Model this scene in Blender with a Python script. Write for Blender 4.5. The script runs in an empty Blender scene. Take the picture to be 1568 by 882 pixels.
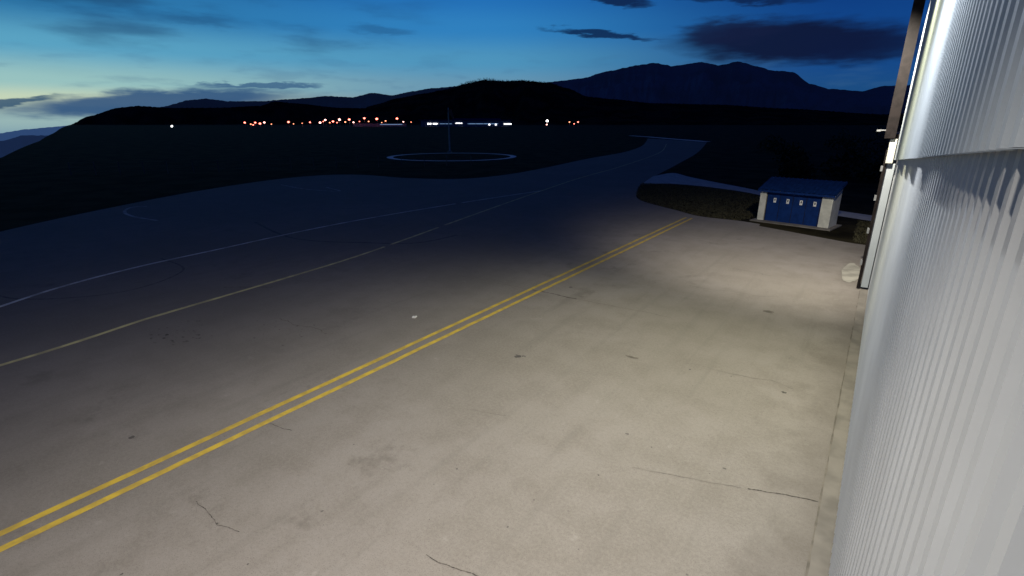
import bpy, bmesh, math, random
from mathutils import Vector, noise
random.seed(7)
sc=bpy.context.scene
COL=sc.collection
sc.view_settings.view_transform='Standard'
sc.view_settings.look='None'
sc.view_settings.exposure=0

# ------------------------------------------------------------ helpers
def link(o,parent=None):
    COL.objects.link(o)
    if parent: o.parent=parent
    return o
def mesh_obj(name,verts,faces,mat=None,parent=None,smooth=False):
    me=bpy.data.meshes.new(name); me.from_pydata(verts,[],faces); me.update()
    if mat:
        for m in (mat if isinstance(mat,list) else [mat]): me.materials.append(m)
    if smooth:
        for p in me.polygons: p.use_smooth=True
    return link(bpy.data.objects.new(name,me),parent)
def empty(name,loc=(0,0,0)):
    e=bpy.data.objects.new(name,None); e.location=loc; COL.objects.link(e); return e
def boxgeo(V,F,c,s,rot=0.0):
    n=len(V); cr,sr=math.cos(rot),math.sin(rot)
    for dz in(-.5,.5):
        for dx,dy in((-.5,-.5),(.5,-.5),(.5,.5),(-.5,.5)):
            x,y=dx*s[0],dy*s[1]
            V.append((c[0]+x*cr-y*sr,c[1]+x*sr+y*cr,c[2]+dz*s[2]))
    F+= [(n,n+3,n+2,n+1),(n+4,n+5,n+6,n+7),(n,n+1,n+5,n+4),(n+1,n+2,n+6,n+5),(n+2,n+3,n+7,n+6),(n+3,n,n+4,n+7)]
def box(name,c,s,mat,parent=None,rot=0.0,bev=0.0):
    V=[];F=[];boxgeo(V,F,(0,0,0),s,rot)
    o=mesh_obj(name,V,F,mat,parent); o.location=c
    if bev:
        b=o.modifiers.new('b','BEVEL'); b.width=bev; b.segments=2
    return o
def catmull(pts,n=6,closed=False):
    out=[];N=len(pts)
    rng=range(N if closed else N-1)
    for i in rng:
        if closed: p0,p1,p2,p3=[pts[(i+k)%N] for k in(-1,0,1,2)]
        else: p0,p1,p2,p3=pts[max(i-1,0)],pts[i],pts[i+1],pts[min(i+2,N-1)]
        for k in range(n):
            t=k/n
            out.append(tuple(.5*((2*p1[j])+(-p0[j]+p2[j])*t+(2*p0[j]-5*p1[j]+4*p2[j]-p3[j])*t*t+(-p0[j]+3*p1[j]-3*p2[j]+p3[j])*t**3) for j in range(2)))
    if not closed: out.append(pts[-1])
    return out
def sheet(name,pts,z,mat,parent=None):
    bm=bmesh.new(); vs=[bm.verts.new((x,y,z)) for x,y in pts]
    f=bm.faces.new(vs); f.normal_update()
    if f.normal.z<0: f.normal_flip()
    bmesh.ops.triangulate(bm,faces=[f])
    me=bpy.data.meshes.new(name); bm.to_mesh(me); bm.free(); me.materials.append(mat)
    return link(bpy.data.objects.new(name,me),parent)
def ribbon(V,F,pts,w,z,jit=0.0):
    n=len(V)
    for i,(x,y) in enumerate(pts):
        a=pts[max(i-1,0)]; b=pts[min(i+1,len(pts)-1)]
        dx,dy=b[0]-a[0],b[1]-a[1]; l=math.hypot(dx,dy) or 1
        ww=w*(1+random.uniform(-jit,jit))/2
        nx,ny=-dy/l*ww,dx/l*ww
        V.append((x-nx,y-ny,z)); V.append((x+nx,y+ny,z))
    for i in range(len(pts)-1):
        k=n+2*i; F.append((k,k+2,k+3,k+1))

# ------------------------------------------------------------ materials
class NT:
    def __init__(s,nt): s.nt=nt
    def n(s,t,**k):
        nd=s.nt.nodes.new(t)
        for a,b in k.items(): setattr(nd,a,b)
        return nd
    def l(s,a,b): s.nt.links.new(a,b)
    def m(s,op,a,b=None,c=None,clamp=False):
        nd=s.nt.nodes.new('ShaderNodeMath'); nd.operation=op; nd.use_clamp=clamp
        for i,v in enumerate((a,b,c)):
            if v is None: continue
            if isinstance(v,(int,float)): nd.inputs[i].default_value=v
            else: s.l(v,nd.inputs[i])
        return nd.outputs[0]
    def ss(s,x,a,b,lo=0.0,hi=1.0):
        nd=s.nt.nodes.new('ShaderNodeMapRange'); nd.interpolation_type='SMOOTHSTEP'
        s.l(x,nd.inputs[0])
        for i,v in enumerate((a,b,lo,hi)): nd.inputs[i+1].default_value=v
        return nd.outputs[0]
    def noise(s,vec,scale,detail=4,rough=.55):
        nd=s.nt.nodes.new('ShaderNodeTexNoise'); s.l(vec,nd.inputs['Vector'])
        nd.inputs['Scale'].default_value=scale; nd.inputs['Detail'].default_value=detail; nd.inputs['Roughness'].default_value=rough
        return nd.outputs['Fac']
    def mix(s,f,a,b,bt='MIX'):
        nd=s.nt.nodes.new('ShaderNodeMix'); nd.data_type='RGBA'; nd.blend_type=bt
        for i,v in ((0,f),(6,a),(7,b)):
            if isinstance(v,(int,float)): nd.inputs[i].default_value=v
            elif isinstance(v,tuple): nd.inputs[i].default_value=v if len(v)==4 else v+(1,)
            else: s.l(v,nd.inputs[i])
        return nd.outputs[2]
def mat(name,col,rough=.7,metal=0,var=.25,scale=3,bump=0.0,col2=None,emis=None,spec=.5):
    m=bpy.data.materials.new(name); m.use_nodes=True; T=NT(m.node_tree)
    b=m.node_tree.nodes['Principled BSDF']
    b.inputs['Roughness'].default_value=rough; b.inputs['Metallic'].default_value=metal
    b.inputs['Specular IOR Level'].default_value=spec
    g=T.n('ShaderNodeNewGeometry').outputs['Position']
    n=T.noise(g,scale,3)
    c2=col2 or tuple(max(0,c*(1-var)) for c in col)
    c1=col if col2 else tuple(min(1,c*(1+var)) for c in col)
    T.l(T.mix(T.ss(n,.35,.65),c2,c1),b.inputs['Base Color'])
    if bump:
        bp=T.n('ShaderNodeBump'); bp.inputs['Strength'].default_value=bump; bp.inputs['Distance'].default_value=.02
        T.l(T.noise(g,scale*8,2),bp.inputs['Height']); T.l(bp.outputs[0],b.inputs['Normal'])
    if emis:
        b.inputs['Emission Color'].default_value=emis[0]+(1,); b.inputs['Emission Strength'].default_value=emis[1]
        m.cycles.emission_sampling='NONE'
    return m

def concrete():
    m=bpy.data.materials.new('apron_concrete'); m.use_nodes=True; T=NT(m.node_tree)
    b=m.node_tree.nodes['Principled BSDF']; b.inputs['Roughness'].default_value=.85; b.inputs['Specular IOR Level'].default_value=.15
    g=T.n('ShaderNodeNewGeometry').outputs['Position']
    big=T.noise(g,.12,4,.6); mid=T.noise(g,.9,5,.65); fine=T.noise(g,14,3,.75); grit=T.noise(g,52,2,.75)
    c=T.mix(T.ss(big,.3,.7),(.225,.206,.180),(.285,.262,.244))
    c=T.mix(T.ss(mid,.38,.72,0,.48),c,(.180,.160,.138))
    c=T.mix(T.ss(fine,.32,.68,0,.26),c,(.37,.35,.32))
    c=T.mix(T.ss(grit,.54,.66,0,.44),c,(.12,.11,.10))
    st=T.m('MULTIPLY',T.ss(T.noise(g,.55,6,.7),.56,.70),T.ss(big,.42,.60))
    c=T.mix(T.m('MULTIPLY',st,.50),c,(.12,.105,.09))
    sp=T.ss(T.noise(g,1.3,6,.7),.63,.72,0,.28)
    c=T.mix(sp,c,(.42,.40,.37))
    mp=T.n('ShaderNodeMapping'); mp.inputs['Scale'].default_value=(2.2,.09,1); T.l(g,mp.inputs['Vector'])
    c=T.mix(T.ss(T.noise(mp.outputs[0],1,4,.6),.5,.75,0,.24),c,(.16,.15,.135))
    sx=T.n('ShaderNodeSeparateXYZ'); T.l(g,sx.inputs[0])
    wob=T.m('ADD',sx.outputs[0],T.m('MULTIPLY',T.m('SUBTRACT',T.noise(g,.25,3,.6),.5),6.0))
    outer=T.ss(wob,-9.0,-19.0)  # concrete turns darker away from the hangar
    c=T.mix(T.m('MULTIPLY',outer,.42),c,(.115,.11,.118))
    # darker margin along the hangar foot
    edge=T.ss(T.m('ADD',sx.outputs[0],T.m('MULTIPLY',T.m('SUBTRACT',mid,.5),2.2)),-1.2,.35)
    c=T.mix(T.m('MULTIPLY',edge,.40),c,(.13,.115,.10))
    T.l(c,b.inputs['Base Color'])
    bp=T.n('ShaderNodeBump'); bp.inputs['Strength'].default_value=.5; bp.inputs['Distance'].default_value=.006
    T.l(T.m('ADD',fine,grit),bp.inputs['Height']); T.l(bp.outputs[0],b.inputs['Normal'])
    return m
M_con=concrete()
M_grass=mat('grass_ground',(.022,.019,.010),.95,var=.6,scale=.25,bump=.5,spec=.03)
M_blade=mat('grass_blades',(.065,.06,.03),.8,var=.5,scale=4)
M_yel=mat('yellow_marking',(.70,.50,.06),.7,col2=(.49,.35,.07),scale=2.5,bump=.2)
M_yel2=mat('faded_yellow_marking',(.75,.68,.32),.8,col2=(.42,.38,.21),scale=1.2)
M_whi=mat('worn_white_marking',(.80,.80,.74),.8,col2=(.45,.45,.42),scale=1.2)
M_whi0=mat('faint_white_marking',(.50,.50,.48),.8,col2=(.2,.2,.2),scale=1.0)
M_whi2=mat('white_circle_paint',(.9,.9,.88),.7,var=.06,scale=2)
M_crack=mat('crack_dark',(.07,.062,.055),.95,var=.4,scale=6)
M_joint=mat('joint_filler',(.15,.135,.115),.95,var=.25,scale=2)
M_stain=mat('oil_stain',(.10,.092,.085),.8,var=.3,scale=6)
M_skid=mat('tyre_rubber_mark',(.085,.08,.08),.8,var=.35,scale=3)
M_path=mat('pale_path',(.42,.42,.42),.85,var=.12,scale=1)
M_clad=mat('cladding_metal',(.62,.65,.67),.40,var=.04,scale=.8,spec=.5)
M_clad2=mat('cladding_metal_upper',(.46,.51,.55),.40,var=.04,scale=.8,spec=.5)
M_dark=mat('dark_trim',(.012,.009,.009),.6,var=.25,scale=4,spec=.2)
M_wht=mat('white_render',(.66,.66,.58),.7,var=.1,scale=2)
M_grey=mat('grey_metal',(.24,.25,.26),.5,var=.15,scale=3)
M_fence=mat('fence_wire',(.07,.07,.07),.7)
M_blue=mat('blue_shed_paint',(.006,.030,.145),.6,var=.15,scale=3,spec=.1)
M_blue2=mat('blue_roof_sheet',(.005,.026,.115),.6,var=.15,scale=3,spec=.1)
M_sign=mat('sign_white',(.85,.85,.82),.6,var=.04)
M_ink=mat('sign_ink',(.04,.04,.05),.6)
M_conl=mat('gutter_concrete',(.19,.175,.155),.85,var=.18,scale=1.2,bump=.3)
M_ramp=mat('ramp_concrete',(.32,.31,.27),.85,var=.2,scale=1.5,bump=.3)
M_forest=mat('forest_hill',(.016,.018,.018),.95,var=.4,scale=.01,spec=0)
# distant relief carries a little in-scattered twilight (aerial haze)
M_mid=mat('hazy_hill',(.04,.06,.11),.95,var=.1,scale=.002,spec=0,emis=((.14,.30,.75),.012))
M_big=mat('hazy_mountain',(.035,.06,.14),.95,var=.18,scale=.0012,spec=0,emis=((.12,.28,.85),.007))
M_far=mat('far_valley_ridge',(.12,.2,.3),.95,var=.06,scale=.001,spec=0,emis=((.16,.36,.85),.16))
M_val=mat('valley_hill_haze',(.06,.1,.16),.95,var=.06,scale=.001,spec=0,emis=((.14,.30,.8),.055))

# ------------------------------------------------------------ world (dusk sky)
w=bpy.data.worlds.new('World'); sc.world=w; w.use_nodes=True
w.cycles.sampling_method='MANUAL'; w.cycles.sample_map_resolution=256
nt=w.node_tree; T=NT(nt); bg=nt.nodes['Background']
d=T.n('ShaderNodeTexCoord').outputs['Generated']
sx=T.n('ShaderNodeSeparateXYZ'); T.l(d,sx.inputs[0]); X,Y,Z=sx.outputs
az=T.m('MULTIPLY',T.m('ARCTAN2',X,Y),57.2958)
el=T.m('MULTIPLY',T.m('ARCSINE',Z),57.2958)
dist=T.m('ABSOLUTE',T.m('ADD',az,80.0))
def s2l(c):
    return tuple(((v/255+.055)/1.055)**2.4 if v>10 else v/255/12.92 for v in c)
def ramp(stops):
    r=T.n('ShaderNodeValToRGB'); r.color_ramp.interpolation='EASE'
    T.l(T.m('DIVIDE',T.m('ADD',el,2.0),32.0,clamp=True),r.inputs[0])
    es=r.color_ramp.elements
    while len(es)<len(stops): es.new(.5)
    for e,(k,c) in zip(es,stops): e.position=(k+2)/32; e.color=s2l(c)+(1,)
    return r.outputs[0]
RL=ramp([(-2,(95,135,165)),(.3,(150,180,180)),(1.8,(196,212,184)),(3.2,(152,194,192)),(6,(90,162,194)),(9,(44,116,166)),(14,(22,75,130)),(28,(24,34,74))])
RC=ramp([(-2,(80,115,150)),(1.8,(96,130,160)),(3.5,(104,150,176)),(6,(78,148,188)),(9,(48,128,190)),(12,(34,110,182)),(17,(20,60,120)),(28,(24,32,72))])
RR=ramp([(-2,(25,60,105)),(2.5,(28,76,128)),(5,(22,72,134)),(8,(17,68,136)),(12,(13,56,124)),(17,(16,42,96)),(28,(22,30,68))])
c=T.mix(T.ss(dist,2,42),RL,RC); c=T.mix(T.ss(dist,40,76),c,RR)
cv=T.n('ShaderNodeCombineXYZ'); T.l(T.m('MULTIPLY',az,.10),cv.inputs[0]); T.l(T.m('MULTIPLY',el,.50),cv.inputs[1])
cn=T.noise(cv.outputs[0],1.2,4,.5); cn2=T.noise(cv.outputs[0],3.5,4,.55)
off=T.n('ShaderNodeVectorMath'); off.operation='ADD'; off.inputs[1].default_value=(7.3,3.1,2.2); T.l(cv.outputs[0],off.inputs[0])
cn3=T.noise(off.outputs[0],1.8,4,.5)
veil=T.m('MULTIPLY',T.ss(cn,.46,.75),T.m('MULTIPLY',T.ss(el,3.0,8.0),T.ss(az,-35,-60)))
c=T.mix(T.m('MULTIPLY',veil,.55),c,s2l((26,62,104)))
veil2=T.m('MULTIPLY',T.ss(cn3,.50,.70),T.ss(el,9,3))
c=T.mix(T.m('MULTIPLY',veil2,.28),c,s2l((60,100,140)))
azd=T.m('ADD',az,T.m('MULTIPLY',T.m('SUBTRACT',cn3,.5),5.0))
eld=T.m('ADD',el,T.m('MULTIPLY',T.m('SUBTRACT',cn2,.5),1.5))
def cloud(c,a0,e0,sa,se,tilt,col,op,soft=.55):
    u=T.m('SUBTRACT',azd,a0)
    v=T.m('SUBTRACT',T.m('SUBTRACT',eld,e0),T.m('MULTIPLY',u,tilt))
    r=T.m('SQRT',T.m('ADD',T.m('POWER',T.m('ABSOLUTE',T.m('DIVIDE',u,sa)),2.0),T.m('POWER',T.m('ABSOLUTE',T.m('DIVIDE',v,se)),2.0)))
    return T.mix(T.ss(r,1.15,soft,0,op),c,s2l(col))
c=cloud(c,-67.5,1.75,11.5,1.25,.075,(46,84,126),.94)
c=cloud(c,-60,3.35,6,.25,.03,(48,88,130),.8)
c=cloud(c,-77.5,1.55,2.4,.33,.2,(50,85,115),.9)
c=cloud(c,-26,8.3,6.2,.36,-.11,(14,38,78),.92)
c=cloud(c,-9.3,7.0,10.5,2.1,-.03,(15,24,54),.97,.5)
c=cloud(c,-14.5,8.1,4.5,1.3,0,(20,30,62),.85,.5)
c=cloud(c,-3,6.2,6,1.6,0,(14,26,60),.85,.4)
c=cloud(c,-25,11.2,3.6,.45,-.1,(14,30,68),.9)
c=cloud(c,-13.5,10.9,7,.6,-.1,(14,32,70),.85)
c=cloud(c,-48,8.6,4,.5,-.05,(34,84,130),.5,.3)
c=cloud(c,-75,9.8,8,1.3,.05,(26,60,98),.6,.1)
c=cloud(c,-64,8.6,5,.7,.0,(30,72,114),.5,.1)
T.l(c,bg.inputs['Color']); bg.inputs['Strength'].default_value=1.0

# ------------------------------------------------------------ ground sheet (polar grid, falls away beyond plateau edge)
edge=[(-180,400),(-100,110),(-79.3,150),(-78.1,200),(-76.8,280),(-75.7,520),(-74.9,1500),(-74.0,6000),(-73,20000),(180,20000)]
def redge(a):
    for (a0,r0),(a1,r1) in zip(edge,edge[1:]):
        if a0<=a<=a1: return math.exp(math.log(r0)+(math.log(r1)-math.log(r0))*(a-a0)/(a1-a0))
    return 20000
angs=[-180+i*5 for i in range(20)]+[-80+i*.2 for i in range(50)]+[-70+i*2.0 for i in range(60)]+[50+i*5 for i in range(26)]
V=[(0,0,0)];F=[]
near=[3,8,20,50,90]; fac=[1.02,1.06,1.12,1.2,1.35,1.6,2,3,5,9,16,30,60,120]
NR=len(near)+8+len(fac)
for a in angs:
    re=redge(a)
    rl=near+[90*(re/90)**(k/8) for k in range(1,9)]+[re*f for f in fac]
    for r in rl:
        r2=min(r,22000+r*.001)
        x,y=r2*math.sin(math.radians(a)),r2*math.cos(math.radians(a))
        z=0 if r<=re*1.001 else -min((r2-re)*.13*min(1,(r2/re-1)*4),520)
        V.append((x,y,z))
NA=len(angs)
for i in range(NA):
    j=(i+1)%NA
    F.append((0,1+j*NR,1+i*NR))
    for k in range(NR-1):
        F.append((1+i*NR+k,1+j*NR+k,1+j*NR+k+1,1+i*NR+k+1))
mesh_obj('grass_ground',V,F,M_grass)

# ------------------------------------------------------------ hills
def ridge(name,pts,dist,depth,foot,mt,jag,step=.12,fr=3.0,seed=0):
    a0,a1=pts[0][0],pts[-1][0]; n=int((a1-a0)/step)
    cr=[]
    for i in range(n+1):
        a=a0+(a1-a0)*i/n
        for (p,q) in zip(pts,pts[1:]):
            if p[0]<=a<=q[0]+1e-6:
                t=(a-p[0])/(q[0]-p[0]); t2=t*t*(3-2*t)*.5+t*.5; e=p[1]+(q[1]-p[1])*t2; break
        e+=jag*(noise.fractal(Vector((a*fr,seed,0)),1,2,5))
        cr.append((a,e))
    rows=12;V=[];F=[]
    for k in range(rows+1):
        t=k/rows
        for a,e in cr:
            zc=7+dist*math.tan(math.radians(e))
            r=dist-depth*(1-t)
            s=t**1.25
            z=foot+(zc-foot)*s
            z+=(zc-foot)*.16*math.sin(math.pi*t)*noise.fractal(Vector((a*.55,t*2.5,seed+5)),1,2,4)
            V.append((r*math.sin(math.radians(a)),r*math.cos(math.radians(a)),z))
    for a,e in cr:
        r=dist+depth*.8
        V.append((r*math.sin(math.radians(a)),r*math.cos(math.radians(a)),foot))
    m=len(cr)
    for k in range(rows+1):
        for i in range(m-1):
            F.append((k*m+i,k*m+i+1,(k+1)*m+i+1,(k+1)*m+i))
    return mesh_obj(name,V,F,mt)
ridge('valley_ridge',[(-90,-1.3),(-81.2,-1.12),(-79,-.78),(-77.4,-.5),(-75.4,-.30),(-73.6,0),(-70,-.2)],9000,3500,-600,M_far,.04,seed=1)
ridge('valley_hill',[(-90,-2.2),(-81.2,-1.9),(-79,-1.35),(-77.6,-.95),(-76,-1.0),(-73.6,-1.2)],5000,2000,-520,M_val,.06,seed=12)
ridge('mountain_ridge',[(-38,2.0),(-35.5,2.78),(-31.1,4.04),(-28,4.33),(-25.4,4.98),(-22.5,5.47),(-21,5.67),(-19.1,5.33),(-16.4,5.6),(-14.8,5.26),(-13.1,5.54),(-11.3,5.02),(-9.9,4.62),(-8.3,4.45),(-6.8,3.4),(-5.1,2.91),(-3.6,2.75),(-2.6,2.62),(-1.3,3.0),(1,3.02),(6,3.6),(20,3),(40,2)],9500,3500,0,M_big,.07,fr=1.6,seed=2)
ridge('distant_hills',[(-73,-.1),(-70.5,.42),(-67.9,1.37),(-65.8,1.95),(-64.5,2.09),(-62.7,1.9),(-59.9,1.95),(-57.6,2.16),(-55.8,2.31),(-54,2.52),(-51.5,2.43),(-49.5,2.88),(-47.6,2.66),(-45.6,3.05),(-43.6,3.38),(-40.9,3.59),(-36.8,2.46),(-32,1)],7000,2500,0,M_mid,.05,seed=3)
ridge('wooded_hill',[(-80.5,-5.4),(-79.3,-3.6),(-78.1,-2.5),(-76.8,-1.7),(-75.7,-1.0),(-74.9,-.3),(-73.3,.51),(-71.2,1.21),(-69.8,1.39),(-67.4,1.26),(-63.9,1.31),(-60,1.53),(-58.8,1.96),(-57,1.81),(-52.8,1.42),(-49.6,1.4),(-47,1.0),(-44,.3)],2600,700,-300,M_forest,.05,fr=5,seed=4)
ridge('wooded_hill',[(-54,.2),(-51.6,1),(-49.3,1.76),(-47,2.41),(-44.3,2.88),(-42.3,3.21),(-39.9,3.85),(-38.2,4.2),(-36.2,4.11),(-34.1,4.15),(-31.4,3.92),(-29.4,3.4),(-27.3,2.57),(-24.6,2.3),(-20.7,1.89),(-14.4,1.7),(-8.6,1.28),(-.7,.7),(8,1.2),(25,1)],2900,1100,-2,M_forest,.06,fr=5,seed=6)

# hill-top tree line on the central hill
V=[];F=[]
rr=random.Random(3)
for i in range(420):
    a=rr.uniform(-43.5,-30.5)
    pts=[(-44.3,2.88),(-42.3,3.21),(-39.9,3.85),(-38.2,4.2),(-36.2,4.11),(-34.1,4.15),(-31.4,3.92),(-29.4,3.4)]
    for p,q in zip(pts,pts[1:]):
        if p[0]<=a<=q[0]: e=p[1]+(q[1]-p[1])*(a-p[0])/(q[0]-p[0])
    r=2890+rr.uniform(-25,10); z=7+r*math.tan(math.radians(e))-6
    h=rr.uniform(6,15)*(1.3 if -40.5<a<-37 else .8)
    cx,cy=r*math.sin(math.radians(a)),r*math.cos(math.radians(a))
    for k in range(14):
        px,py,pz=cx+rr.gauss(0,2.6),cy+rr.gauss(0,2.6),z+h*rr.random()
        n=len(V); s=rr.uniform(1.2,2.8)
        for _ in range(3): V.append((px+rr.uniform(-s,s),py+rr.uniform(-s,s),pz+rr.uniform(-s,s)))
        F.append((n,n+1,n+2))
mesh_obj('distant_trees',V,F,M_forest)

# ------------------------------------------------------------ apron, path, markings
left=[(-45.2,5.6),(-47.8,7.9),(-53.1,15),(-59.5,25.7),(-63.8,37.2),(-63.5,44.9),(-59,48),(-52,48.3),(-45.5,51),(-43.3,56.7),(-44.1,68.8),(-49.3,96.7),(-53.8,127),(-65.5,167.8),(-91.3,239)]
right=[(-56.7,211),(-38.8,137.6),(-30.1,95.2),(-26,73.7),(-23.5,61.1),(-20.9,52.8),(-18.2,46.9),(-13.2,42.8),(-11.0,41.2),(-8.1,40.9),(-6.5,40.4)]
ap=[(12,-40),(-12,-36)]+catmull(left,6)+catmull(right,6)+[(-6.4,39.6),(-.9,37.0),(.6,36.7),(3,36.2),(12,30)]
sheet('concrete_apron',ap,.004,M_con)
pth=catmull([(-25.4,69.5),(-24.8,75.8),(-21,71.5),(-16,66.4),(-10.5,61),(-4,52),(3,48)],6)+catmull([(3,45),(-4.6,49.5),(-9.9,57.5),(-15.4,61.1),(-20.3,62.0),(-23.1,59.5)],6)
sheet('footpath',pth,.008,M_path)
V=[];F=[]; ribbon(V,F,[(-118,282),(-103,267),(-80,238),(-56.7,211)],3.2,.05); mesh_obj('perimeter_road',V,F,M_whi2)
def worn(pts,w,z,mt,name,gap=0.008,n=8):
    c=catmull(pts,n); V=[];F=[]; ribbon(V,F,c,w,z,.06)
    F=[f for f in F if random.random()>gap]
    return mesh_obj(name,V,F,mt)
V=[];F=[]
for x in(-11.71,-11.23):
    y=-8.0; pts=[]
    while y<40.2:
        pts.append((x+.012*noise.noise(Vector((y*.8,x,0))),y)); y+=.25
    ribbon(V,F,pts,.17,.010,.02)
mesh_obj('double_yellow_line',V,F,M_yel)
worn([(-20.2,-4),(-20.74,2.53),(-21.05,4.71),(-21.5,6.85),(-21.9,10.84),(-22.58,16.59),(-23.69,21.9),(-25.31,28.75),(-27.27,37.23),(-29.56,47.54),(-32.61,62.29),(-36.62,86.88),(-46,130),(-62,180)],.20,.012,M_yel2,'taxiway_centre_line')
worn([(-24,-2),(-27.77,3.92),(-29.21,6.62),(-30.1,9.83),(-30.57,13.66),(-31.15,18.08),(-31.5,23.01),(-31.4,28.42),(-31.0,34.23),(-30.4,40.62),(-29.56,47.3)],.22,.016,M_whi,'stand_lead_in_line')
worn([(-52.1,18.3),(-52.5,17.2),(-50.1,15.9),(-47.1,15.5),(-43.7,15.8)],.24,.012,M_whi0,'parking_stand_marking')
worn([(-57.7,34.4),(-51.3,33.6),(-47,34.6),(-51.1,35.9)],.24,.012,M_whi0,'parking_stand_marking')
V=[];F=[];cx,cy,R=-76.3,85.8,13.2
c=[(cx+R*math.cos(t*math.pi/48),cy+R*math.sin(t*math.pi/48)) for t in range(97)]
ribbon(V,F,c,1.3,.03); mesh_obj('helipad_circle',V,F,M_whi2)
V=[];F=[];VJ=[];FJ=[]
def crack(a,b,w,VV,FF,amp=.12,n=40,z=.009):
    pts=[]
    for i in range(n+1):
        t=i/n; x=a[0]+(b[0]-a[0])*t; y=a[1]+(b[1]-a[1])*t
        k=noise.fractal(Vector((x*1.3,y*1.3,3)),1,2,5)*amp
        k2=noise.fractal(Vector((x*1.3,y*1.3,9)),1,2,5)*amp
        pts.append((x+k2,y+k))
    ribbon(VV,FF,pts,w,z,.6)
crack((-11.6,18),(-9.4,18.05),.055,V,F,.06)
crack((-1.1,9.7),(.1,10.1),.022,V,F,.07)
crack((-9.7,3.1),(-8.3,3.2),.010,V,F,.10)
crack((-5.2,4.8),(-4.1,5.0),.014,V,F,.08)
crack((-11.1,5.45),(-10.4,5.6),.014,V,F,.06)
crack((-23.1,10.3),(-21.2,11.7),.04,V,F,.2)
crack((-16.6,17.8),(-11.6,18),.02,VJ,FJ,.06)
crack((-9.4,18.05),(-5.5,18.2),.022,VJ,FJ,.06)
crack((-3.2,9.0),(-1.2,9.65),.010,VJ,FJ,.06)
crack((-7.5,8.8),(-6.6,9.1),.012,VJ,FJ,.1)
crack((-6.2,22.5),(-2.5,23),.02,VJ,FJ,.2)
crack((-3.9,14.6),(-.9,14.9),.012,VJ,FJ,.15)
crack((-5.4,26.8),(-3.2,26.5),.03,VJ,FJ,.3)
crack((-17.5,9.5),(-14.6,9.9),.03,VJ,FJ,.3)
crack((-31,24),(-20,25),.05,VJ,FJ,.4)
mesh_obj('concrete_crack',V,F,M_crack); mesh_obj('slab_joint',VJ,FJ,M_joint)
def blob(VV,FF,x,y,rx,ry,z=.0085,n=26,sd=0,am=.55):
    k=len(VV); VV.append((x,y,z))
    for i in range(n):
        t=2*math.pi*i/n; q=1+am*noise.fractal(Vector((math.cos(t)*1.6+sd,math.sin(t)*1.6,sd*3.1)),1,2,4)
        VV.append((x+math.cos(t)*rx*q,y+math.sin(t)*ry*q,z))
    for i in range(n): FF.append((k,k+1+i,k+1+(i+1)%n))
V=[];F=[]
rs2=random.Random(5)
for (x,y,a,b) in [(-8.3,12.1,.13,.10),(-8.15,12.2,.08,.05),(-3.6,14.3,.035,.05),(-4.4,6.1,.02,.02),(-7.5,4.4,.02,.025),(-8.8,3.1,.02,.02),(-1.1,14.4,.06,.05),(-3.8,10.1,.04,.03),(-13.2,3.3,.07,.05),(-10.4,19.3,.07,.08),(-1.6,10.1,.04,.03)]:
    blob(V,F,x,y,a,b,sd=rs2.random()*50)
for i in range(130):
    s=rs2.choice([.008,.01,.012,.02]); blob(V,F,rs2.uniform(-12,.2),rs2.uniform(1,34),s,s,n=8,sd=rs2.random()*50)
for i in range(40):
    blob(V,F,-19+rs2.gauss(0,.8),6.9+rs2.gauss(0,.4),rs2.uniform(.02,.09),rs2.uniform(.02,.05),n=12,sd=rs2.random()*50)
for i in range(16):
    blob(V,F,-16+rs2.gauss(0,.9),9.2+rs2.gauss(0,.5),rs2.uniform(.02,.05),rs2.uniform(.02,.04),n=12,sd=rs2.random()*50)
mesh_obj('oil_stains',V,F,M_stain)
VS=[];FS=[]; blob(VS,FS,-5.3,14.1,.22,.07,sd=3); blob(VS,FS,-2.6,21,.25,.12,sd=17); mesh_obj('damp_patch',VS,FS,M_joint)
V=[];F=[]
ribbon(V,F,catmull([(-37.2,19.7),(-29.7,18.1),(-25,19.9),(-22.4,21.7),(-21.9,24.8)],8),.2,.0075)
ribbon(V,F,catmull([(-33,4),(-28.5,4.6),(-26,7.5),(-27.5,10.6),(-31,11)],8),.10,.0070)
mesh_obj('tyre_marks',V,F,M_skid)
V=[];F=[];boxgeo(V,F,(-13.4,12.6,.03),(.13,.10,.05),.4);boxgeo(V,F,(-13.33,12.63,.06),(.07,.05,.04),.9)
mesh_obj('paper_scrap',V,F,M_sign)

# grass tufts on the island and verge next to the lit apron
V=[];F=[]
rg=random.Random(11)
def tuft(x,y,h):
    for _ in range(3):
        a=rg.uniform(0,6.28); n=len(V); dx,dy=math.cos(a)*.02,math.sin(a)*.02
        lx,ly=rg.gauss(0,.05),rg.gauss(0,.05)
        px,py=x+rg.gauss(0,.05),y+rg.gauss(0,.05)
        V.extend([(px-dx,py-dy,0),(px+dx,py+dy,0),(px+lx,py+ly,h*rg.uniform(.6,1.3))]); F.append((n,n+1,n+2))
isl=catmull([(-23.5,60.5),(-20.9,52.8),(-18.2,46.9),(-13.2,42.8),(-11.0,41.2),(-8.1,40.9)],4)+[(-7.4,43),(-6,46),(-9.9,57.2),(-15.4,60.8),(-20.3,61.7)]
def pip(x,y,P):
    c=False;j=len(P)-1
    for i in range(len(P)):
        if (P[i][1]>y)!=(P[j][1]>y) and x<(P[j][0]-P[i][0])*(y-P[i][1])/(P[j][1]-P[i][1])+P[i][0]: c=not c
        j=i
    return c
cnt=0
while cnt<9000:
    x,y=rg.uniform(-24,-6),rg.uniform(40.8,62)
    if pip(x,y,isl): tuft(x,y,.10); cnt+=1
for i in range(2500):
    x,y=rg.uniform(-.7,4),rg.uniform(37.4,46)
    tuft(x,y,.12)
mesh_obj('grass_tufts',V,F,M_blade)
V=[];F=[]
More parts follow.
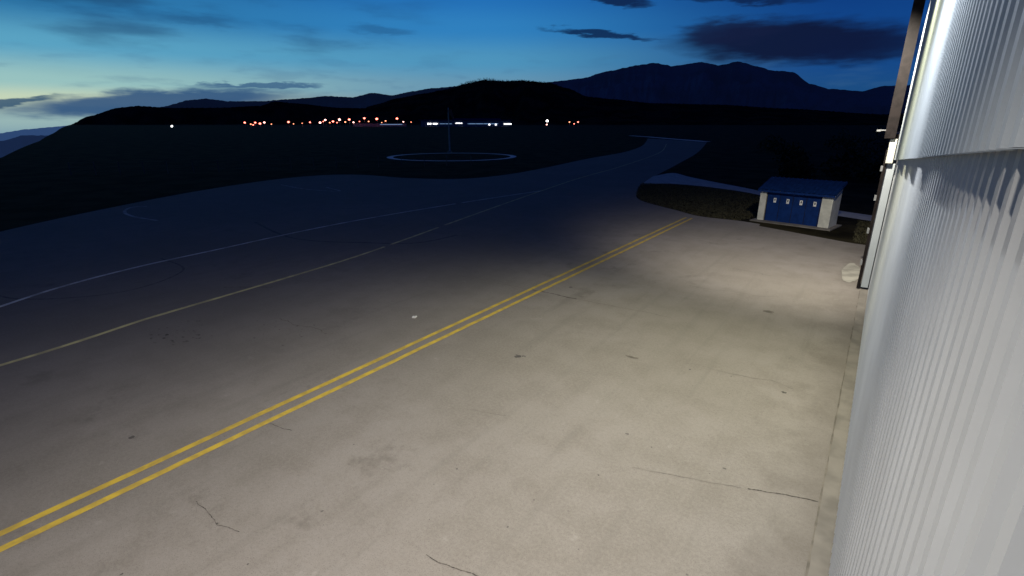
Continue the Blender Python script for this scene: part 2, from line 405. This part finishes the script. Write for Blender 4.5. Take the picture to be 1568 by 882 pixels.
for (bx,by,bh) in [(-9,78,3),(-4,84,4.5),(1,80,4),(5,90,6),(-14,110,4),(-2,120,7),(8,115,8),(-24,150,5),(-10,170,6)]:
    for k in range(500):
        th=rg.uniform(0,6.28); ph=rg.random()**.5
        px=bx+math.cos(th)*bh*.8*ph*rg.random()**.3; py=by+math.sin(th)*bh*.8*ph; pz=bh*rg.random()*(1-.6*ph)+.1
        s=.35; n=len(V)
        for _ in range(3): V.append((px+rg.uniform(-s,s),py+rg.uniform(-s,s),pz+rg.uniform(-s,s)))
        F.append((n,n+1,n+2))
mesh_obj('bushes',V,F,M_grass)

# ------------------------------------------------------------ hangar
H=empty('aircraft_hangar')
def cladding(name,xo,y0,y1,zb,zt,mt,pitch=.2,dep=.045):
    V=[];F=[];prof=[]
    y=y0
    while y<y1:
        prof+=[(y,xo),(y+pitch*.40,xo),(y+pitch*.52,xo-dep),(y+pitch*.88,xo-dep)]
        y+=pitch
    prof.append((y,xo))
    for (yy,xx) in prof:
        V.append((xx,yy,zb(yy))); V.append((xx,yy,zt(yy)))
    for i in range(len(prof)-1):
        k=2*i; F.append((k,k+1,k+3,k+2))
    return mesh_obj(name,V,F,mt,H)
edgez=lambda y:7.06-.057*y
cladding('lower_wall_cladding',.54,-12,25.9,lambda y:.12,lambda y:7.8,M_clad,pitch=.26,dep=.085)
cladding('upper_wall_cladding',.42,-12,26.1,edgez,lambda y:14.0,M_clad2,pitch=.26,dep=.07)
box('plinth',(.58,7,.06),(.14,38,.118),M_conl,H)
box('hangar_body',(12,7,7),(22.8,37.6,13.8),M_grey,H)
VR=[(.1,-12.4,14.02),(.1,26.3,14.02),(23.6,26.3,14.02),(23.6,-12.4,14.02),(.1,-12.4,14.3),(.1,26.3,14.3),(11.8,26.3,16.5),(11.8,-12.4,16.5),(23.6,26.3,14.3),(23.6,-12.4,14.3)]
mesh_obj('roof',VR,[(0,1,2,3),(0,4,5,1),(4,7,6,5),(7,9,8,6),(2,8,9,3),(1,5,6,8,2),(0,3,9,7,4)],M_dark,H)
box('corner_trim',(.05,26.45,10.2),(.36,.5,7.6),M_dark,H)
box('corner_post_white',(.20,26.5,5.9),(.24,.4,.95),M_wht,H,bev=.01)
box('door_leaf',(.36,29.8,3.2),(.40,6.0,6.2),M_grey,H,bev=.01)
box('door_frame',(.30,26.55,2.75),(.26,.22,5.3),M_clad2,H,bev=.01)
box('door_jamb_dark',(.08,26.5,3.0),(.12,.20,5.9),M_dark,H)
box('door_rail',(.24,30,6.45),(.5,7,.22),M_dark,H)
box('lamp_bracket',(-.10,27.2,6.7),(.5,.05,.05),M_grey,H)
box('bracket_head',(-.38,27.2,6.68),(.14,.10,.08),M_grey,H,bev=.01)
for z in(1.2,2.6,4.0,5.2): box('hinge',(.0,26.45,z),(.08,.14,.22),M_grey,H)
V=[];F=[]; ribbon(V,F,[(.33,-12),(.33,36.5)],.30,.010); mesh_obj('drain_strip',V,F,M_conl)
V=[];F=[]
pts=[];y=-12
while y<36.5:
    pts.append((.17+.012*noise.noise(Vector((y,0,0))),y)); y+=.2
ribbon(V,F,pts,.03,.014,.5); mesh_obj('drain_gap',V,F,M_joint)
VS=[];FS=[]; blob(VS,FS,-.32,29.3,.38,2.0,z=.020,n=40,sd=4.2,am=.15); mesh_obj('door_threshold',VS,FS,M_ramp)

# floodlights fixed to the hangar wall (above the picture), plus added wall-wash spots
def flood(loc,aim,lamps):
    p=empty('wall_floodlight',loc)
    dv=(Vector(aim)-Vector(loc)).normalized()
    q=dv.to_track_quat('-Z','Y')
    V=[];F=[];boxgeo(V,F,(0,0,.06),(.42,.30,.12));boxgeo(V,F,(0,0,-.01),(.46,.34,.02))
    o=mesh_obj('housing',V,F,M_grey,p); o.rotation_mode='QUATERNION'; o.rotation_quaternion=q
    V=[];F=[];boxgeo(V,F,(0,0,-.024),(.38,.26,.006))
    o=mesh_obj('lens',V,F,M_lens,p); o.rotation_mode='QUATERNION'; o.rotation_quaternion=q
    L=.42-loc[0]
    box('arm',(L/2,0,.12),(L,.05,.05),M_grey,p)
    for (power,col,size,blend,aim2) in lamps:
        d2=(Vector(aim2)-Vector(loc)).normalized()
        ld=bpy.data.lights.new('lamp','SPOT'); ld.energy=power; ld.color=col; ld.spot_size=math.radians(size); ld.spot_blend=blend; ld.shadow_soft_size=.06
        lo=bpy.data.objects.new('lamp',ld); link(lo,p); lo.location=dv*.06; lo.rotation_mode='QUATERNION'; lo.rotation_quaternion=d2.to_track_quat('-Z','Y')
M_lens=mat('lamp_glass',(.9,.9,.85),.3,emis=((1,.93,.8),6))
flood((-1.3,0.5,10.6),(-5.8,3.5,0),[(5400,(1,.90,.77),112,.95,(-6.4,3.2,0))])
flood((-.7,8.5,10.7),(-1.2,8.5,0),[(2300,(.97,.98,1),160,.4,(.3,7.0,0))])  # extra fixture added to wash the cladding and bring out its ribs
flood((-.9,14.5,11.2),(-3.2,13.5,0),[(2600,(1,.92,.62),104,.95,(-3.8,14.5,0)),(1300,(1,.95,.58),150,.5,(.2,12,0))])  # second, yellower spot is added only to wash the wall
flood((-.75,22.5,11.9),(-2.2,30,0),[(8600,(1,.92,.77),94,.95,(-2.4,30.5,0))])

# ------------------------------------------------------------ shed
ang=math.radians(-11)
S=empty('equipment_shed',(-7.0,41.9,0)); S.rotation_euler=(0,0,ang); S.scale=(.85,.9,.90)
Lw=5.65; D=2.0
box('slab',(Lw/2,D/2-.15,.04),(Lw+.7,D+1.0,.08),M_conl,S)
box('left_pier',(.26,.2,1.32),(.52,.4,2.48),M_wht,S,bev=.01)
box('right_pier',(Lw-.40,.2,1.32),(.80,.4,2.48),M_wht,S,bev=.01)
box('door_panel',(Lw/2-.11,.16,1.30),(Lw-1.40,.08,2.44),M_blue,S)
for i in range(5):
    box('door_seam',(.58+(Lw-1.48)*i/4,.112,1.30),(.03,.02,2.40),M_dark,S)
for i in range(4):
    cx=.58+(Lw-1.48)*(i+.62)/4
    box('sign',(cx,.104,1.78),(.22,.02,.36),M_sign,S)
    box('sign_mark',(cx,.090,1.82),(.10,.008,.16),M_ink,S)
V=[(0,.4,.08),(0,D,.08),(0,D,3.0),(0,.4,2.62),(.18,.4,.08),(.18,D,.08),(.18,D,3.0),(.18,.4,2.62)]
F=[(0,1,2,3)[::-1],(4,5,6,7),(0,4,7,3),(1,2,6,5),(3,7,6,2),(0,1,5,4)]
mesh_obj('left_wall',V,F,M_wht,S)
mesh_obj('right_wall',[(x+Lw-.18,y,z) for x,y,z in V],F,M_wht,S)
box('back_wall',(Lw/2,D-.08,1.5),(Lw-.38,.14,2.9),M_wht,S)
V=[];F=[];x=-.12;prof=[]
while x<Lw-.05:
    prof+=[(x,0),(x+.26,0),(x+.29,.045),(x+.34,.045),(x+.37,0)]; x+=.37
prof.append((x,0))
xe=x
for (xx,dz) in prof:
    V.append((xx,-.28,2.60+dz)); V.append((xx,D+.25,3.42+dz))
for i in range(len(prof)-1): F.append((2*i,2*i+2,2*i+3,2*i+1))
mesh_obj('roof',V,F,M_blue2,S)
box('fascia',((xe-.12)/2,-.27,2.50),(xe+.12,.04,.16),M_blue,S)
for xx in(xe+.03,-.15):
    o=box('verge',(xx,D/2,2.95),(.04,D+.6,.10),M_blue2,S); o.rotation_euler=(math.atan2(.82,D+.53),0,0)

# ------------------------------------------------------------ windsock mast, fence
W=empty('windsock_mast',(-87.5,97.5,0))
def cyl(name,p0,p1,r0,r1,mt,parent,n=10):
    a,b=Vector(p0),Vector(p1); d=(b-a).normalized(); u=d.orthogonal().normalized(); v=d.cross(u)
    V=[];F=[]
    for c,r in((a,r0),(b,r1)):
        for i in range(n):
            t=2*math.pi*i/n; V.append(tuple(c+u*math.cos(t)*r+v*math.sin(t)*r))
    for i in range(n): F.append((i,(i+1)%n,n+(i+1)%n,n+i))
    F.append(tuple(range(n))[::-1]); F.append(tuple(range(n,2*n)))
    return mesh_obj(name,V,F,mt,parent)
M_sock=mat('windsock_fabric',(.16,.06,.04),.8)
cyl('pole',(0,0,0),(0,0,10.4),.20,.12,M_grey,W)
cyl('swivel_ring',(0,0,10.0),(.35,.1,9.9),.05,.05,M_dark,W)
cyl('sock',(.3,.1,9.9),(1.1,.5,7.9),.42,.2,M_sock,W)
cyl('base',(0,0,0),(0,0,.4),.6,.5,M_conl,W)
V=[];F=[]
fp=[(-92,24),(-84,33),(-76.1,43.5),(-67.9,58.1),(-60,66),(-56,74)]
for p,q in zip(fp,fp[1:]):
    L=math.hypot(q[0]-p[0],q[1]-p[1]); n=int(L/3)
    a=math.atan2(q[1]-p[1],q[0]-p[0])
    for i in range(n): boxgeo(V,F,(p[0]+(q[0]-p[0])*i/n,p[1]+(q[1]-p[1])*i/n,.9),(.09,.09,1.8),a)
    for z in(.5,1.1,1.7): boxgeo(V,F,((p[0]+q[0])/2,(p[1]+q[1])/2,z),(L,.02,.02),a)
mesh_obj('perimeter_fence',V,F,M_fence)

# ------------------------------------------------------------ airport terminal and its lights (about 1 km away)
def pol(a,r): return r*math.sin(math.radians(a)),r*math.cos(math.radians(a))
M_win=mat('lit_windows',(.2,.25,.3),.4,emis=((.35,.6,1),.5))
M_win2=mat('bright_entrance',(.9,.9,.9),.4,emis=((1,.97,.95),3))
M_term=mat('terminal_wall',(.10,.14,.22),.7,var=.1)
tx,ty=pol(-39.8,1000); TA=empty('airport_terminal',(tx,ty,0)); TA.rotation_euler=(0,0,math.radians(39.8))
box('main_hall',(-5,10,5.5),(165,30,11),M_term,TA)
box('roof_slab',(-5,8,11.6),(172,36,1.0),M_blue2,TA)
box('upper_floor',(15,14,13.2),(90,18,2.2),M_blue2,TA)
box('entrance_windows',(-72,-5.3,5.0),(7,.4,2.6),M_win2,TA)
box('entrance_windows_b',(-61,-5.3,5.0),(9,.4,2.2),M_win2,TA)
box('window_strip_a',(-18,-5.3,6),(12,.4,1.4),M_win2,TA)
box('window_strip_b',(26,-5.3,5.0),(56,.4,1.0),M_win,TA)
box('window_strip_c',(72,-5.3,4.6),(14,.4,2.0),M_win2,TA)
box('window_strip_d',(-42,-5.3,5.0),(22,.4,.8),M_win,TA)
for i in range(12): box('column',(-85+i*14,-8,5),(.8,.8,10),M_grey,TA)
for x in(38,50): box('lit_door',(x,-5.6,3.6),(3,.4,2.4),M_win2,TA)
RED=mat('red_lamp',(.5,.1,.08),.4,emis=((1,.17,.12),7)); PINK=mat('pink_lamp',(.5,.3,.3),.4,emis=((1,.45,.38),7)); WH=mat('white_lamp',(.8,.8,.8),.4,emis=((1,.98,.95),12)); OR=mat('orange_lamp',(.5,.3,.1),.4,emis=((1,.30,.15),4))
def mastlight(a,z,r,mt,dist=1000):
    r*=1.2
    x,y=pol(a,dist)
    V=[];F=[];boxgeo(V,F,(0,0,z/2),(.25,.25,z))
    boxgeo(V,F,(0,0,z),(2.2,.3,.3),math.radians(-a))
    nf=len(F)
    n=len(V)
    for i in range(5):
        th=math.pi*(i)/4
        for j in range(8):
            ph=2*math.pi*j/8; V.append((r*math.sin(th)*math.cos(ph),r*math.sin(th)*math.sin(ph)-.3,z+r*.75*math.cos(th)))
    for i in range(4):
        for j in range(8): F.append((n+i*8+j,n+(i+1)*8+j,n+(i+1)*8+(j+1)%8,n+i*8+(j+1)%8))
    o=mesh_obj('apron_light_mast',V,F,[M_grey,mt]); o.location=(x,y,0)
    for i,p in enumerate(o.data.polygons):
        if i>=nf: p.material_index=1
for a,z,r,m in [(-61.6,7,1.4,RED),(-61.1,4.5,1.0,OR),(-60.7,7,1.3,RED),(-60.3,5.4,1.6,RED),(-59.9,7.2,1.3,PINK),(-60.9,3.5,1.0,RED),(-59.3,4.5,.8,OR),(-57.74,8,1.6,RED),(-57.3,5,.8,OR),(-56.5,6,.7,OR),(-55.76,7.5,1.2,RED),(-54.82,7,1.6,PINK),(-54.5,9,.9,RED),(-54.3,11.5,1.4,PINK),(-53.9,7,1.0,OR),(-53.58,9,1.5,RED),(-53.2,7,.9,RED),(-52.94,12,1.8,PINK),(-52.4,8,1.2,OR),(-51.99,12.2,1.8,RED),(-51.6,7.5,1.2,PINK),(-51.0,9,.8,RED),(-50.5,14.5,1.6,RED),(-50.1,9,1.0,OR),(-49.27,13.4,1.9,RED),(-48.8,7,.8,OR),(-48.4,10,1.1,OR),(-47.23,14,1.7,RED),(-46.6,8.5,1.0,PINK),(-45.8,8,.8,OR),(-31.45,10,1.9,WH),(-31.5,3.6,1.1,PINK),(-29.1,8,1.1,OR),(-28.6,5,.9,RED),(-28.2,8,1.2,RED),(-67.54,1.6,1.1,WH)]:
    mastlight(a,z,r,m)
B=empty('service_building',(pol(-49,1010)[0],pol(-49,1010)[1],0)); B.rotation_euler=(0,0,math.radians(49))
box('hall',(0,6,3),(95,12,6),M_term,B); box('roof',(0,6,6.3),(98,14,.6),M_dark,B); box('lit_strip',(20,-.2,3.8),(40,.2,.9),M_win,B)

# ------------------------------------------------------------ camera
cd=bpy.data.cameras.new('camera'); cam=bpy.data.objects.new('camera',cd); COL.objects.link(cam)
cam.location=(0,0,7); cam.rotation_euler=(math.radians(90-17.9),0,math.radians(35.2))
cd.sensor_width=36; cd.lens=18.0; cd.clip_start=.05; cd.clip_end=40000
sc.camera=cam
